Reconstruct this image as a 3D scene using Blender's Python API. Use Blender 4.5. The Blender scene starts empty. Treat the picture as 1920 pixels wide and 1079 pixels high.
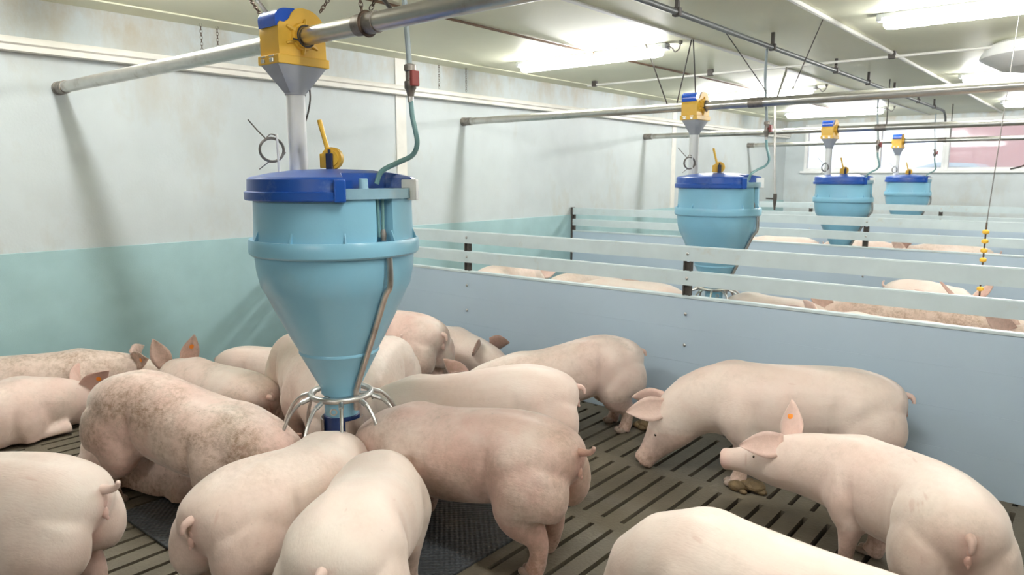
import bpy, bmesh, math, random
from math import sin, cos, pi, radians as R, sqrt, atan2
from mathutils import Vector, Matrix
from mathutils.bvhtree import BVHTree

S = bpy.context.scene
COL = S.collection
random.seed(7)

# ------------------------------------------------------------------ camera
CAM = Vector((5.54, 0.0, 1.5))
PITCH, YAW = R(8.76), R(39.884)
cd = bpy.data.cameras.new('camera'); cam = bpy.data.objects.new('camera', cd); COL.objects.link(cam)
cd.sensor_width = 36.0; cd.lens = 1353.0 / 1920.0 * 36.0
cd.clip_start = 0.05; cd.clip_end = 200
cam.location = CAM; cam.rotation_euler = (R(90) - PITCH, 0, YAW)
cd.dof.use_dof = True; cd.dof.focus_distance = 3.1; cd.dof.aperture_fstop = 4.5
S.camera = cam

# ------------------------------------------------------------------ world and exposure
W = bpy.data.worlds.new('overcast sky'); S.world = W; W.use_nodes = True
W.node_tree.nodes['Background'].inputs[0].default_value = (0.86, 0.93, 1.0, 1)
W.node_tree.nodes['Background'].inputs[1].default_value = 1.35
S.view_settings.view_transform = 'Standard'
S.view_settings.look = 'None'
S.view_settings.exposure = 0.80
S.view_settings.gamma = 1.0
S.view_settings.use_curve_mapping = False
LAMP_POWER = 46.0

# ------------------------------------------------------------------ helpers
def tag(o, label=None, cat=None, group=None, kind=None):
    if label: o['label'] = label
    if cat: o['category'] = cat
    if group: o['group'] = group
    if kind: o['kind'] = kind
    return o

def empty(name, loc=(0, 0, 0), rz=0):
    o = bpy.data.objects.new(name, None); COL.objects.link(o)
    o.location = loc; o.rotation_euler = (0, 0, rz); o.empty_display_size = .1
    return o

def copy_tree(o, parent=None):
    c = o.copy(); COL.objects.link(c)
    if parent: c.parent = parent
    for ch in list(o.children): copy_tree(ch, c)
    return c

class MB:
    """collects shapes into one mesh"""
    def __init__(s): s.v = []; s.f = []; s.m = []; s.sm = []; s.mi = 0
    def add(s, vs, fs, smooth=True):
        n = len(s.v); s.v += [tuple(v) for v in vs]
        for f in fs:
            s.f.append(tuple(i + n for i in f)); s.m.append(s.mi); s.sm.append(smooth)
        return s
    def box(s, x0, x1, y0, y1, z0, z1, M=None, bev=0.0):
        bm = bmesh.new()
        bmesh.ops.create_cube(bm, size=1)
        for v in bm.verts:
            v.co = Vector(((x0 + x1) / 2 + v.co.x * (x1 - x0), (y0 + y1) / 2 + v.co.y * (y1 - y0), (z0 + z1) / 2 + v.co.z * (z1 - z0)))
        if bev > 0:
            bmesh.ops.bevel(bm, geom=bm.edges[:], offset=bev, segments=2, affect='EDGES', profile=.6)
        if M is not None: bm.transform(M)
        bm.verts.index_update()
        vs = [v.co.copy() for v in bm.verts]; fs = [[v.index for v in f.verts] for f in bm.faces]
        bm.free(); return s.add(vs, fs, False)
    def tube(s, pts, r, n=12, caps=True, side=None):
        pts = [Vector(p) for p in pts]; N = len(pts)
        rr = r if isinstance(r, (list, tuple)) else [r] * N
        vs = []; fs = []
        T = []
        for i in range(N):
            t = pts[min(i + 1, N - 1)] - pts[max(i - 1, 0)]
            T.append(t.normalized())
        a = Vector(side) if side else (Vector((0, 0, 1)) if abs(T[0].z) < .9 else Vector((1, 0, 0)))
        for i in range(N):
            a = (a - T[i] * a.dot(T[i]))
            if a.length < 1e-6: a = T[i].orthogonal()
            a.normalize(); b = T[i].cross(a)
            r2 = rr[i] if isinstance(rr[i], (tuple, list)) else (rr[i], rr[i])
            for k in range(n):
                an = 2 * pi * k / n
                vs.append(pts[i] + a * (cos(an) * r2[0]) + b * (sin(an) * r2[1]))
        for i in range(N - 1):
            for k in range(n):
                k2 = (k + 1) % n
                fs.append((i * n + k, i * n + k2, (i + 1) * n + k2, (i + 1) * n + k))
        if caps:
            fs.append(tuple(range(n - 1, -1, -1))); fs.append(tuple(range((N - 1) * n, N * n)))
        return s.add(vs, fs)
    def lathe(s, prof, n=48, c=(0, 0, 0), rad=None, cap0=True, cap1=True):
        vs = []; fs = []
        for (r, z) in prof:
            for k in range(n):
                th = 2 * pi * k / n
                q = rad(th, r, z) if rad else r
                vs.append((c[0] + q * cos(th), c[1] + q * sin(th), c[2] + z))
        for i in range(len(prof) - 1):
            for k in range(n):
                k2 = (k + 1) % n
                fs.append((i * n + k, i * n + k2, (i + 1) * n + k2, (i + 1) * n + k))
        if cap0: fs.append(tuple(range(n - 1, -1, -1)))
        if cap1: fs.append(tuple(range((len(prof) - 1) * n, len(prof) * n)))
        return s.add(vs, fs)
    def torus(s, c, Rr, r, M=None, n=40, m=10, el=1.0):
        vs = []; fs = []
        for i in range(n):
            a = 2 * pi * i / n
            for k in range(m):
                b = 2 * pi * k / m
                p = Vector(((Rr + r * cos(b)) * cos(a), (Rr + r * cos(b)) * sin(a) * el, r * sin(b)))
                if M is not None: p = M @ p
                vs.append(p + Vector(c))
        for i in range(n):
            for k in range(m):
                fs.append((i * m + k, ((i + 1) % n) * m + k, ((i + 1) % n) * m + (k + 1) % m, i * m + (k + 1) % m))
        return s.add(vs, fs)
    def ball(s, c, r, sc=(1, 1, 1), n=12, m=8, M=None):
        vs = []; fs = []
        for i in range(m + 1):
            t = pi * i / m
            for k in range(n):
                p = Vector((r * sc[0] * sin(t) * cos(2 * pi * k / n), r * sc[1] * sin(t) * sin(2 * pi * k / n), r * sc[2] * cos(t)))
                if M is not None: p = M @ p
                vs.append(p + Vector(c))
        for i in range(m):
            for k in range(n):
                k2 = (k + 1) % n
                fs.append((i * n + k, (i + 1) * n + k, (i + 1) * n + k2, i * n + k2))
        return s.add(vs, fs)
    def prism(s, poly, x0, x1, axis='x'):
        """polygon extruded along an axis; poly gives the two other coordinates in order"""
        n = len(poly)
        def P(a, b, t):
            return (t, a, b) if axis == 'x' else ((a, t, b) if axis == 'y' else (a, b, t))
        vs = [P(a, b, x0) for a, b in poly] + [P(a, b, x1) for a, b in poly]
        fs = [tuple(range(n - 1, -1, -1)), tuple(range(n, 2 * n))]
        for i in range(n):
            j = (i + 1) % n
            fs.append((i, j, j + n, i + n))
        return s.add(vs, fs, True)
    def build(s, name, mats, parent=None, smooth_angle=35):
        me = bpy.data.meshes.new(name)
        me.from_pydata(s.v, [], s.f)
        if not isinstance(mats, (list, tuple)): mats = [mats]
        for m in mats: me.materials.append(m)
        bm = bmesh.new(); bm.from_mesh(me)
        bmesh.ops.remove_doubles(bm, verts=bm.verts, dist=1e-6)
        bmesh.ops.recalc_face_normals(bm, faces=bm.faces)
        bm.to_mesh(me); bm.free()
        if len(me.polygons) == len(s.m):
            me.polygons.foreach_set('material_index', s.m)
        me.set_sharp_from_angle(angle=R(smooth_angle))
        me.polygons.foreach_set('use_smooth', s.sm if len(me.polygons) == len(s.sm) else [True] * len(me.polygons))
        o = bpy.data.objects.new(name, me); COL.objects.link(o)
        if parent: o.parent = parent
        return o

def crom(pts, k=5):
    """Catmull-Rom through points of any dimension"""
    out = []
    n = len(pts)
    for i in range(n - 1):
        p0 = pts[max(i - 1, 0)]; p1 = pts[i]; p2 = pts[i + 1]; p3 = pts[min(i + 2, n - 1)]
        for j in range(k):
            t = j / k
            out.append(tuple(.5 * (2 * b + (c - a) * t + (2 * a - 5 * b + 4 * c - d) * t * t + (-a + 3 * b - 3 * c + d) * t ** 3)
                             for a, b, c, d in zip(p0, p1, p2, p3)))
    out.append(tuple(pts[-1]))
    return out

# ------------------------------------------------------------------ materials
def mat(name, col, rough=.5, metal=0.0, noise=None, bump=None, spec=.5, stain=None, coat=0):
    """noise=(scale, amount) value variation; bump=(scale, strength); stain=(colour, scale, threshold, amount[, stretch])"""
    m = bpy.data.materials.new(name); m.use_nodes = True
    nt = m.node_tree; N = nt.nodes; L = nt.links
    b = N['Principled BSDF']
    b.inputs['Base Color'].default_value = (*col, 1)
    b.inputs['Roughness'].default_value = rough
    b.inputs['Metallic'].default_value = metal
    b.inputs['Specular IOR Level'].default_value = spec
    if coat: b.inputs['Coat Weight'].default_value = coat; b.inputs['Coat Roughness'].default_value = .15
    tc = N.new('ShaderNodeTexCoord')
    cur = None
    if noise:
        n = N.new('ShaderNodeTexNoise'); n.inputs['Scale'].default_value = noise[0]; n.inputs['Detail'].default_value = 6
        L.new(tc.outputs['Object'], n.inputs['Vector'])
        mx = N.new('ShaderNodeMix'); mx.data_type = 'RGBA'
        mr = N.new('ShaderNodeMapRange'); mr.inputs[1].default_value = .3; mr.inputs[2].default_value = .7
        L.new(n.outputs['Fac'], mr.inputs[0]); L.new(mr.outputs[0], mx.inputs[0])
        a = noise[1]
        mx.inputs[6].default_value = (*[c * (1 - a) for c in col], 1)
        mx.inputs[7].default_value = (*[min(1, c * (1 + a * .6)) for c in col], 1)
        cur = mx.outputs[2]
    for st in ([stain] if stain and not isinstance(stain, list) else (stain or [])):
        mp = N.new('ShaderNodeMapping'); L.new(tc.outputs['Object'], mp.inputs[0])
        if len(st) > 4: mp.inputs['Scale'].default_value = st[4]
        n = N.new('ShaderNodeTexNoise'); n.inputs['Scale'].default_value = st[1]; n.inputs['Detail'].default_value = 8; n.inputs['Roughness'].default_value = .65
        L.new(mp.outputs[0], n.inputs['Vector'])
        mr = N.new('ShaderNodeMapRange'); mr.inputs[1].default_value = st[2]; mr.inputs[2].default_value = st[2] + .16
        mr.inputs[4].default_value = st[3]
        L.new(n.outputs['Fac'], mr.inputs[0])
        mx = N.new('ShaderNodeMix'); mx.data_type = 'RGBA'
        L.new(mr.outputs[0], mx.inputs[0])
        if cur: L.new(cur, mx.inputs[6])
        else: mx.inputs[6].default_value = (*col, 1)
        mx.inputs[7].default_value = (*st[0], 1)
        cur = mx.outputs[2]
    if cur: L.new(cur, b.inputs['Base Color'])
    if bump:
        n = N.new('ShaderNodeTexNoise'); n.inputs['Scale'].default_value = bump[0]; n.inputs['Detail'].default_value = 5
        L.new(tc.outputs['Object'], n.inputs['Vector'])
        bp = N.new('ShaderNodeBump'); bp.inputs['Strength'].default_value = bump[1]; bp.inputs['Distance'].default_value = .01
        L.new(n.outputs['Fac'], bp.inputs['Height']); L.new(bp.outputs[0], b.inputs['Normal'])
    return m

M = {}
M['wall'] = mat('painted wall panel', (.56, .615, .63), .55, noise=(3, .05), bump=(60, .08),
                stain=[((.46, .40, .29), 1.3, .56, .45, (1, 1, .5)), ((.40, .33, .22), 14, .66, .35, (1, 1, .2))])
def wall_stains(m):
    nt = m.node_tree; N = nt.nodes; L = nt.links; b = N['Principled BSDF']
    src = b.inputs['Base Color'].links[0].from_socket
    tc = N.new('ShaderNodeTexCoord'); sp = N.new('ShaderNodeSeparateXYZ'); L.new(tc.outputs['Object'], sp.inputs[0])
    for (z0, z1, colr, sc, lo, amt) in ((2.15, 2.62, (.42, .30, .13), (7, 7, 3.5), .42, .55), (1.5, 1.02, (.42, .36, .26), (5, 5, 3), .50, .45)):
        mr = N.new('ShaderNodeMapRange'); mr.inputs[1].default_value = z0; mr.inputs[2].default_value = z1; L.new(sp.outputs[2], mr.inputs[0])
        mp = N.new('ShaderNodeMapping'); mp.inputs['Scale'].default_value = sc; L.new(tc.outputs['Object'], mp.inputs[0])
        n = N.new('ShaderNodeTexNoise'); n.inputs['Scale'].default_value = .5; n.inputs['Detail'].default_value = 9; n.inputs['Roughness'].default_value = .7; L.new(mp.outputs[0], n.inputs['Vector'])
        m2 = N.new('ShaderNodeMapRange'); m2.inputs[1].default_value = lo; m2.inputs[2].default_value = lo + .25; m2.inputs[4].default_value = amt; L.new(n.outputs['Fac'], m2.inputs[0])
        mu = N.new('ShaderNodeMath'); mu.operation = 'MULTIPLY'; L.new(mr.outputs[0], mu.inputs[0]); L.new(m2.outputs[0], mu.inputs[1])
        mx = N.new('ShaderNodeMix'); mx.data_type = 'RGBA'; L.new(mu.outputs[0], mx.inputs[0]); L.new(src, mx.inputs[6]); mx.inputs[7].default_value = (*colr, 1)
        src = mx.outputs[2]
    L.new(src, b.inputs['Base Color'])
wall_stains(M['wall'])
M['wainscot'] = mat('teal grey wall sheeting', (.37, .555, .58), .45, noise=(5, .06), bump=(180, .12))
M['ceiling'] = mat('cream ceiling panel', (.78, .78, .60), .5, noise=(1.2, .05), stain=[((.50, .42, .25), 5, .68, .45)])
M['trim'] = mat('off white trim', (.80, .78, .72), .5, noise=(8, .06), stain=[((.55, .45, .3), 3, .62, .4)])
M['white'] = mat('white plastic', (.82, .83, .82), .4, noise=(10, .03))
M['seam'] = mat('grey seam strip', (.60, .60, .56), .45)
M['board'] = mat('blue grey partition board', (.43, .535, .63), .38, noise=(2, .03), bump=(220, .04))
M['rail'] = mat('grey green rail', (.53, .62, .64), .45, noise=(9, .05), stain=[((.45, .40, .30), 7, .60, .5), ((.35, .30, .22), 40, .68, .4)])
M['steel'] = mat('galvanised steel', (.58, .57, .55), .38, 1.0, noise=(25, .15))
M['dullsteel'] = mat('dull rusty steel', (.32, .29, .26), .5, .8, noise=(30, .3), stain=[((.14, .07, .03), 18, .58, .7)])
M['stainless'] = mat('stainless steel', (.55, .53, .50), .3, 1.0, noise=(18, .2), stain=[((.22, .17, .12), 10, .58, .6)])
M['hopper'] = mat('light blue plastic', (.25, .525, .695), .30, noise=(4, .03), stain=[((.22, .36, .42), 3, .60, .3)], bump=(90, .03))
M['lid'] = mat('dark blue plastic', (.012, .075, .36), .32, noise=(8, .08), stain=[((.26, .34, .52), 7, .55, .45)])
M['bluecover'] = mat('clear blue plastic', (.01, .10, .62), .12, coat=.6)
M['block'] = mat('dusty blue plastic', (.26, .44, .55), .5, noise=(12, .1), stain=[((.38, .40, .40), 6, .55, .5)])
M['yellow'] = mat('yellow plastic', (.82, .49, .055), .4, noise=(14, .05), stain=[((.70, .58, .36), 16, .64, .35)])
M['grey'] = mat('grey plastic', (.40, .42, .45), .5, noise=(8, .04))
M['navy'] = mat('navy plastic', (.012, .022, .07), .4)
M['bluepost'] = mat('worn blue tube', (.012, .04, .16), .4, noise=(20, .3), stain=[((.16, .15, .15), 9, .56, .5, (1, 1, .4))])
M['feedpipe'] = mat('feed pipe', (.60, .59, .56), .30, .9, noise=(12, .08), stain=[((.30, .25, .19), 8, .56, .6)])
M['pvc'] = mat('grey water pipe', (.24, .29, .31), .4, noise=(15, .12))
M['darkpipe'] = mat('dark water main', (.13, .14, .14), .45, noise=(20, .15))
M['hose'] = mat('teal hose', (.17, .33, .34), .3, noise=(14, .08))
M['red'] = mat('red valve handle', (.24, .045, .04), .45)
M['brown'] = mat('rusty conduit', (.16, .09, .05), .7, noise=(20, .3), bump=(70, .5))
M['chain'] = mat('rusty chain', (.13, .09, .065), .6, .6, noise=(40, .3))
M['wire'] = mat('grey wire', (.20, .19, .18), .5, .6)
M['dung'] = mat('dung', (.17, .115, .055), .7, noise=(30, .3), bump=(50, .8))
M['eye'] = mat('dark eye', (.03, .018, .012), .15)
M['orange'] = mat('orange ear tag', (.95, .30, .03), .5)
M['black'] = mat('black bracket', (.06, .052, .045), .6, noise=(30, .3))
M['redwall'] = mat('red barn cladding', (.60, .16, .13), .7, noise=(4, .1))
M['yard'] = mat('pale yard gravel', (.55, .55, .53), .9, noise=(6, .1))
M['car'] = mat('pale blue car paint', (.45, .58, .66), .3, coat=.5)
M['carglass'] = mat('car glass', (.16, .22, .26), .1)
M['tyre'] = mat('tyre', (.03, .03, .03), .8)

def emis(name, col, st):
    m = bpy.data.materials.new(name); m.use_nodes = True
    b = m.node_tree.nodes['Principled BSDF']
    b.inputs['Base Color'].default_value = (.9, .9, .9, 1)
    b.inputs['Emission Color'].default_value = (*col, 1); b.inputs['Emission Strength'].default_value = st
    return m
M['lamp'] = emis('lit lamp diffuser', (1.0, .99, .965), LAMP_POWER)

def glass_mat():
    m = bpy.data.materials.new('dusty window glass'); m.use_nodes = True
    nt = m.node_tree; N = nt.nodes; L = nt.links; N.clear()
    out = N.new('ShaderNodeOutputMaterial')
    t = N.new('ShaderNodeBsdfTransparent'); t.inputs[0].default_value = (.97, .99, 1, 1)
    g = N.new('ShaderNodeBsdfGlossy'); g.inputs['Roughness'].default_value = .06
    tr = N.new('ShaderNodeBsdfTranslucent'); tr.inputs[0].default_value = (.9, .93, .95, 1)
    fr = N.new('ShaderNodeFresnel'); fr.inputs[0].default_value = 1.5
    a = N.new('ShaderNodeMixShader'); a.inputs[0].default_value = .3
    L.new(t.outputs[0], a.inputs[1]); L.new(tr.outputs[0], a.inputs[2])
    b = N.new('ShaderNodeMixShader'); L.new(fr.outputs[0], b.inputs[0]); L.new(a.outputs[0], b.inputs[1]); L.new(g.outputs[0], b.inputs[2])
    L.new(b.outputs[0], out.inputs[0])
    return m
M['glass'] = glass_mat()

def floor_mat():
    m = mat('slatted concrete', (.150, .128, .092), .6, noise=(2.2, .22), bump=(70, .35),
            stain=[((.105, .085, .055), 1.7, .52, .75), ((.42, .40, .34), 2.6, .62, .55), ((.06, .045, .03), 26, .66, .6)])
    return m
M['floor'] = floor_mat()
M['pit'] = mat('dark slurry pit', (.012, .010, .008), .6)

def rubber_mat():
    m = mat('dimpled rubber mat', (.060, .068, .076), .42, noise=(5, .3), stain=[((.15, .13, .10), 3, .56, .6)])
    nt = m.node_tree; N = nt.nodes; L = nt.links
    tc = N.new('ShaderNodeTexCoord'); sp = N.new('ShaderNodeSeparateXYZ'); L.new(tc.outputs['Object'], sp.inputs[0])
    def wave(o):
        a = N.new('ShaderNodeMath'); a.operation = 'MULTIPLY'; a.inputs[1].default_value = 2 * pi / .030; L.new(o, a.inputs[0])
        b = N.new('ShaderNodeMath'); b.operation = 'SINE'; L.new(a.outputs[0], b.inputs[0]); return b.outputs[0]
    p = N.new('ShaderNodeMath'); p.operation = 'MULTIPLY'; L.new(wave(sp.outputs[0]), p.inputs[0]); L.new(wave(sp.outputs[1]), p.inputs[1])
    bp = N.new('ShaderNodeBump'); bp.inputs['Strength'].default_value = .6; bp.inputs['Distance'].default_value = .0035
    L.new(p.outputs[0], bp.inputs['Height']); L.new(bp.outputs[0], N['Principled BSDF'].inputs['Normal'])
    return m
M['mat'] = rubber_mat()

def skin_mat():
    m = bpy.data.materials.new('pig skin'); m.use_nodes = True
    nt = m.node_tree; N = nt.nodes; L = nt.links
    b = N['Principled BSDF']
    b.inputs['Roughness'].default_value = .5
    b.inputs['Specular IOR Level'].default_value = .3
    b.inputs['Sheen Weight'].default_value = .35; b.inputs['Sheen Roughness'].default_value = .4
    b.inputs['Sheen Tint'].default_value = (1, .95, .88, 1)
    tc = N.new('ShaderNodeTexCoord'); oi = N.new('ShaderNodeObjectInfo')
    sc = N.new('ShaderNodeSeparateColor'); L.new(oi.outputs['Color'], sc.inputs[0])
    off = N.new('ShaderNodeVectorMath'); off.operation = 'ADD'
    rv = N.new('ShaderNodeVectorMath'); rv.operation = 'SCALE'; rv.inputs[0].default_value = (17, 31, 11); L.new(oi.outputs['Random'], rv.inputs['Scale'])
    L.new(tc.outputs['Object'], off.inputs[0]); L.new(rv.outputs[0], off.inputs[1])
    def noise(scale, det=6, rough=.6):
        n = N.new('ShaderNodeTexNoise'); n.inputs['Scale'].default_value = scale; n.inputs['Detail'].default_value = det
        n.inputs['Roughness'].default_value = rough; L.new(off.outputs[0], n.inputs['Vector']); return n.outputs['Fac']
    def mrange(x, a, c, lo=0, hi=1):
        r = N.new('ShaderNodeMapRange'); r.inputs[1].default_value = a; r.inputs[2].default_value = c
        r.inputs[3].default_value = lo; r.inputs[4].default_value = hi; L.new(x, r.inputs[0]); return r.outputs[0]
    def math(op, a, c):
        n = N.new('ShaderNodeMath'); n.operation = op; n.use_clamp = False
        for i, q in enumerate((a, c)):
            if isinstance(q, (int, float)): n.inputs[i].default_value = q
            else: L.new(q, n.inputs[i])
        return n.outputs[0]
    def mix(f, a, c):
        n = N.new('ShaderNodeMix'); n.data_type = 'RGBA'; n.clamp_factor = True; L.new(f, n.inputs[0])
        for i, q in ((6, a), (7, c)):
            if isinstance(q, tuple): n.inputs[i].default_value = (*q, 1)
            else: L.new(q, n.inputs[i])
        return n.outputs[2]
    def attr(nm):
        a = N.new('ShaderNodeAttribute'); a.attribute_name = nm; return a.outputs['Fac']
    pk = attr('pinkness'); dt = attr('soiling'); hf = attr('horn')
    base = mix(mrange(noise(3.0), .35, .68), (.81, .71, .63), (.78, .61, .53))
    pfac = math('ADD', math('MULTIPLY', sc.outputs[1], mrange(noise(2.6, 5), .40, .60, .1, 1.5)), math('MULTIPLY', pk, .8))
    base = mix(pfac, base, (.69, .42, .36))
    dn = mrange(noise(2.2, 9, .72), .41, .60)
    fine = mrange(noise(42, 5, .75), .40, .60, .30, 1)
    dirt = math('ADD', math('MULTIPLY', math('MULTIPLY', dn, fine), sc.outputs[0]), math('MULTIPLY', math('MULTIPLY', dt, fine), .75))
    base = mix(dirt, base, (.29, .175, .10))
    gr = math('MULTIPLY', math('MULTIPLY', mrange(noise(4.2, 8, .7), .52, .66), fine), math('ADD', math('MULTIPLY', sc.outputs[0], .6), .10))
    base = mix(gr, base, (.34, .29, .22))
    spk = mrange(noise(85, 3, .6), .68, .74, 0, .7)
    base = mix(math('MULTIPLY', spk, math('ADD', sc.outputs[0], .10)), base, (.12, .07, .045))
    # ruddy blotches and old scratches
    bl = math('MULTIPLY', mrange(noise(6.5, 6, .6), .58, .70, 0, .5), math('ADD', sc.outputs[1], .15))
    base = mix(bl, base, (.66, .36, .31))
    ms = N.new('ShaderNodeMapping'); ms.inputs['Scale'].default_value = (9, 34, 5); ms.inputs['Rotation'].default_value = (.5, .3, .9); L.new(off.outputs[0], ms.inputs[0])
    ns = N.new('ShaderNodeTexNoise'); ns.inputs['Scale'].default_value = 1; ns.inputs['Detail'].default_value = 2; L.new(ms.outputs[0], ns.inputs['Vector'])
    base = mix(mrange(ns.outputs['Fac'], .70, .76, 0, .30), base, (.55, .30, .24))
    base = mix(hf, base, (.13, .10, .075))
    L.new(base, b.inputs['Base Color'])
    # hair lying along the body
    mp = N.new('ShaderNodeMapping'); mp.inputs['Scale'].default_value = (45, 190, 120); L.new(tc.outputs['Object'], mp.inputs[0])
    hn = N.new('ShaderNodeTexNoise'); hn.inputs['Scale'].default_value = 1; hn.inputs['Detail'].default_value = 3; L.new(mp.outputs[0], hn.inputs['Vector'])
    bp = N.new('ShaderNodeBump'); bp.inputs['Strength'].default_value = .22; bp.inputs['Distance'].default_value = .004
    hsum = math('ADD', hn.outputs['Fac'], math('MULTIPLY', noise(7, 3), 1.3))
    L.new(hsum, bp.inputs['Height']); L.new(bp.outputs[0], b.inputs['Normal'])
    return m
M['skin'] = skin_mat()

# ================================================================== SETTING
FARY = 15.7
CEIL = 2.65
def struct(name, mb, m, **k):
    o = mb.build(name, m, **k); o['kind'] = 'structure'; return o

# slatted floor: a frame of concrete around every slot
def build_floor():
    b = MB()
    px, py, sw, sl = .1, .65, .022, .57
    x0 = -.04; nx = 82
    y0 = 2.54 - .65 * 7; ny = 28
    for i in range(nx):
        for j in range(ny):
            ax = x0 + i * px; ay = y0 + j * py
            cx = ax + px / 2 + .0; s0, s1 = cx - sw / 2, cx + sw / 2
            t0, t1 = ay + (py - sl) / 2, ay + (py + sl) / 2
            bx, by = ax + px, ay + py
            vs = [(ax, ay, 0), (bx, ay, 0), (bx, by, 0), (ax, by, 0), (s0, t0, 0), (s1, t0, 0), (s1, t1, 0), (s0, t1, 0),
                  (s0, t0, -.1), (s1, t0, -.1), (s1, t1, -.1), (s0, t1, -.1)]
            fs = [(0, 1, 5, 4), (1, 2, 6, 5), (2, 3, 7, 6), (3, 0, 4, 7), (4, 5, 9, 8), (5, 6, 10, 9), (6, 7, 11, 10), (7, 4, 8, 11)]
            b.add(vs, fs, False)
    xe, ye = x0 + nx * px, y0 + ny * py
    # plain concrete around the slats, and the pit below them
    b.box(-.2, 16.2, -9.2, y0, -.1, 0); b.box(xe, 16.2, y0, ye, -.1, 0)
    b.mi = 1; b.add([(-.2, -9.2, -.45), (16.2, -9.2, -.45), (16.2, 16, -.45), (-.2, 16, -.45)], [(0, 1, 2, 3)], False)
    o = struct('floor', b, [M['floor'], M['pit']])
    # the welded mesh keeps face order, so material slots are set from the height
    for p in o.data.polygons: p.material_index = 1 if p.center.z < -.2 else 0
build_floor()

struct('wall_left', MB().box(-.2, 0, -9.2, FARY + .2, -.45, CEIL + .1), M['wall'])
struct('baseboard_left', MB().box(0, .016, -5, FARY, 0, 1.0, bev=.003), M['wainscot'])
struct('wall_back', MB().box(-.2, 16.2, -9.2, -9.0, -.45, CEIL + .1), M['wall'])
struct('wall_right', MB().box(16.0, 16.2, -9.2, FARY + .2, -.45, CEIL + .1), M['wall'])
WX0, WX1, WZ0, WZ1 = .40, 4.55, 1.61, 2.56
b = MB()
b.box(0, WX0, FARY, FARY + .2, -.45, CEIL + .1); b.box(WX1, 16.2, FARY, FARY + .2, -.45, CEIL + .1)
b.box(WX0, WX1, FARY, FARY + .2, -.45, WZ0); b.box(WX0, WX1, FARY, FARY + .2, WZ1, CEIL + .1)
struct('wall_far', b, M['wall'])
struct('ceiling', MB().box(-.2, 16.2, -9.2, FARY + .2, CEIL, CEIL + .1), M['ceiling'])

# long white ledge on the left wall, with its hollow-section step
b = MB()
b.prism([(0.0, 2.29), (.085, 2.29), (.085, 2.325), (.105, 2.335), (.105, 2.36), (.095, 2.375), (0, 2.385)], -5, FARY - .02, 'y')
b.v = [(v[0], v[1], v[2]) for v in b.v]
struct('trim_1', b, M['trim'])
# upright joint strips on the left wall
for i, y in enumerate((4.91, 10.65)):
    struct('trim_%d' % (i + 2), MB().box(0, .010, y - .065, y + .065, 1.0, CEIL, bev=.002), M['trim'])
struct('trim_4', MB().box(.0, .26, -5, FARY, CEIL - .012, CEIL, bev=.004), M['ceiling'])
# ceiling joint strips
struct('trim_5', MB().box(2.62, 2.665, -5, FARY, CEIL - .014, CEIL, bev=.004), M['seam'])
struct('trim_6', MB().tube([(3.79, -5, CEIL - .018), (3.79, FARY, CEIL - .018)], .018, 10), M['seam'])
struct('trim_7', MB().box(6.0, 6.045, -5, FARY, CEIL - .014, CEIL, bev=.004), M['seam'])
struct('trim_8', MB().box(1.2, 11, 3.66, 3.69, CEIL - .006, CEIL), M['ceiling'])

# windows in the far wall
def window(n, x0, x1):
    fr = MB(); t = .055; y0, y1 = FARY - .03, FARY + .12
    fr.box(x0, x0 + t, y0, y1, WZ0, WZ1, bev=.006); fr.box(x1 - t, x1, y0, y1, WZ0, WZ1, bev=.006)
    fr.box(x0 + t, x1 - t, y0, y1, WZ0, WZ0 + t, bev=.006); fr.box(x0 + t, x1 - t, y0, y1, WZ1 - t, WZ1, bev=.006)
    o = struct('window_%d' % n, fr, M['white'])
    MB().box(x0 + t, x1 - t, FARY + .05, FARY + .056, WZ0 + t, WZ1 - t).build('pane', M['glass'], o)
    if n == 3:
        h = MB(); h.tube([(x1 - .55, FARY - .05, WZ0 + .02), (x1 - .40, FARY - .06, WZ0 + .06), (x1 - .30, FARY - .06, WZ0 + .11)], .012, 8)
        h.build('latch', M['black'], o)
    return o
window(1, .40, 1.80); window(2, 1.80, 2.97); window(3, 2.97, 4.55)
struct('trim_9', MB().box(WX0 - .06, WX1 + .06, FARY - .07, FARY + .0, WZ0 - .045, WZ0, bev=.008), M['white'])

# outside: yard, red building, a parked car
struct('ground_outside', MB().box(-30, 30, FARY + .2, 60, -.3, 0), M['yard'])
bd = empty('barn', (2.6, 24, 0)); tag(bd, 'red clad building outside the far window on the right', 'building')
b = MB(); b.box(-1.0, 9, 0, 5, 0, 5.0)
for i in range(34): b.box(-1.0 + i * .3, -.92 + i * .3, -.03, 0, 0, 5.0)
b.build('wall', M['redwall'], bd)
b = MB(); b.prism([(-.5, 5.0), (5.5, 5.0), (2.5, 6.6)], -1.3, 9.3, 'x'); b.build('roof', M['grey'], bd)
b = MB(); b.box(1.6, 2.1, -.06, 0, 0, 4.2, bev=.01); b.build('door', M['white'], bd)
cr = empty('car', (2.15, 19.5, 0)); tag(cr, 'pale blue car parked outside behind the middle window', 'car')
b = MB(); b.prism([(-2.1, .35), (-2.15, .8), (-2.0, .98), (-1.2, 1.08), (-.55, 1.62), (.2, 1.82), (.9, 1.78), (1.7, 1.2), (2.1, 1.1), (2.2, .7), (2.1, .35)], -.85, .85, 'y')
b.build('body', M['car'], cr)
b = MB(); b.prism([(-1.0, 1.12), (-.5, 1.56), (.2, 1.74), (.85, 1.70), (1.45, 1.22)], -.86, .86, 'y'); b.build('windows', M['carglass'], cr)
for x in (-1.35, 1.35):
    for y in (-.8, .8):
        b = MB(); b.torus((x, y, .32), .22, .1, Matrix.Rotation(pi / 2, 3, 'X'), 24, 8); b.ball((x, y, .32), .16, (1, .35, 1)); b.build('wheel', M['tyre'], cr)

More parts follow.
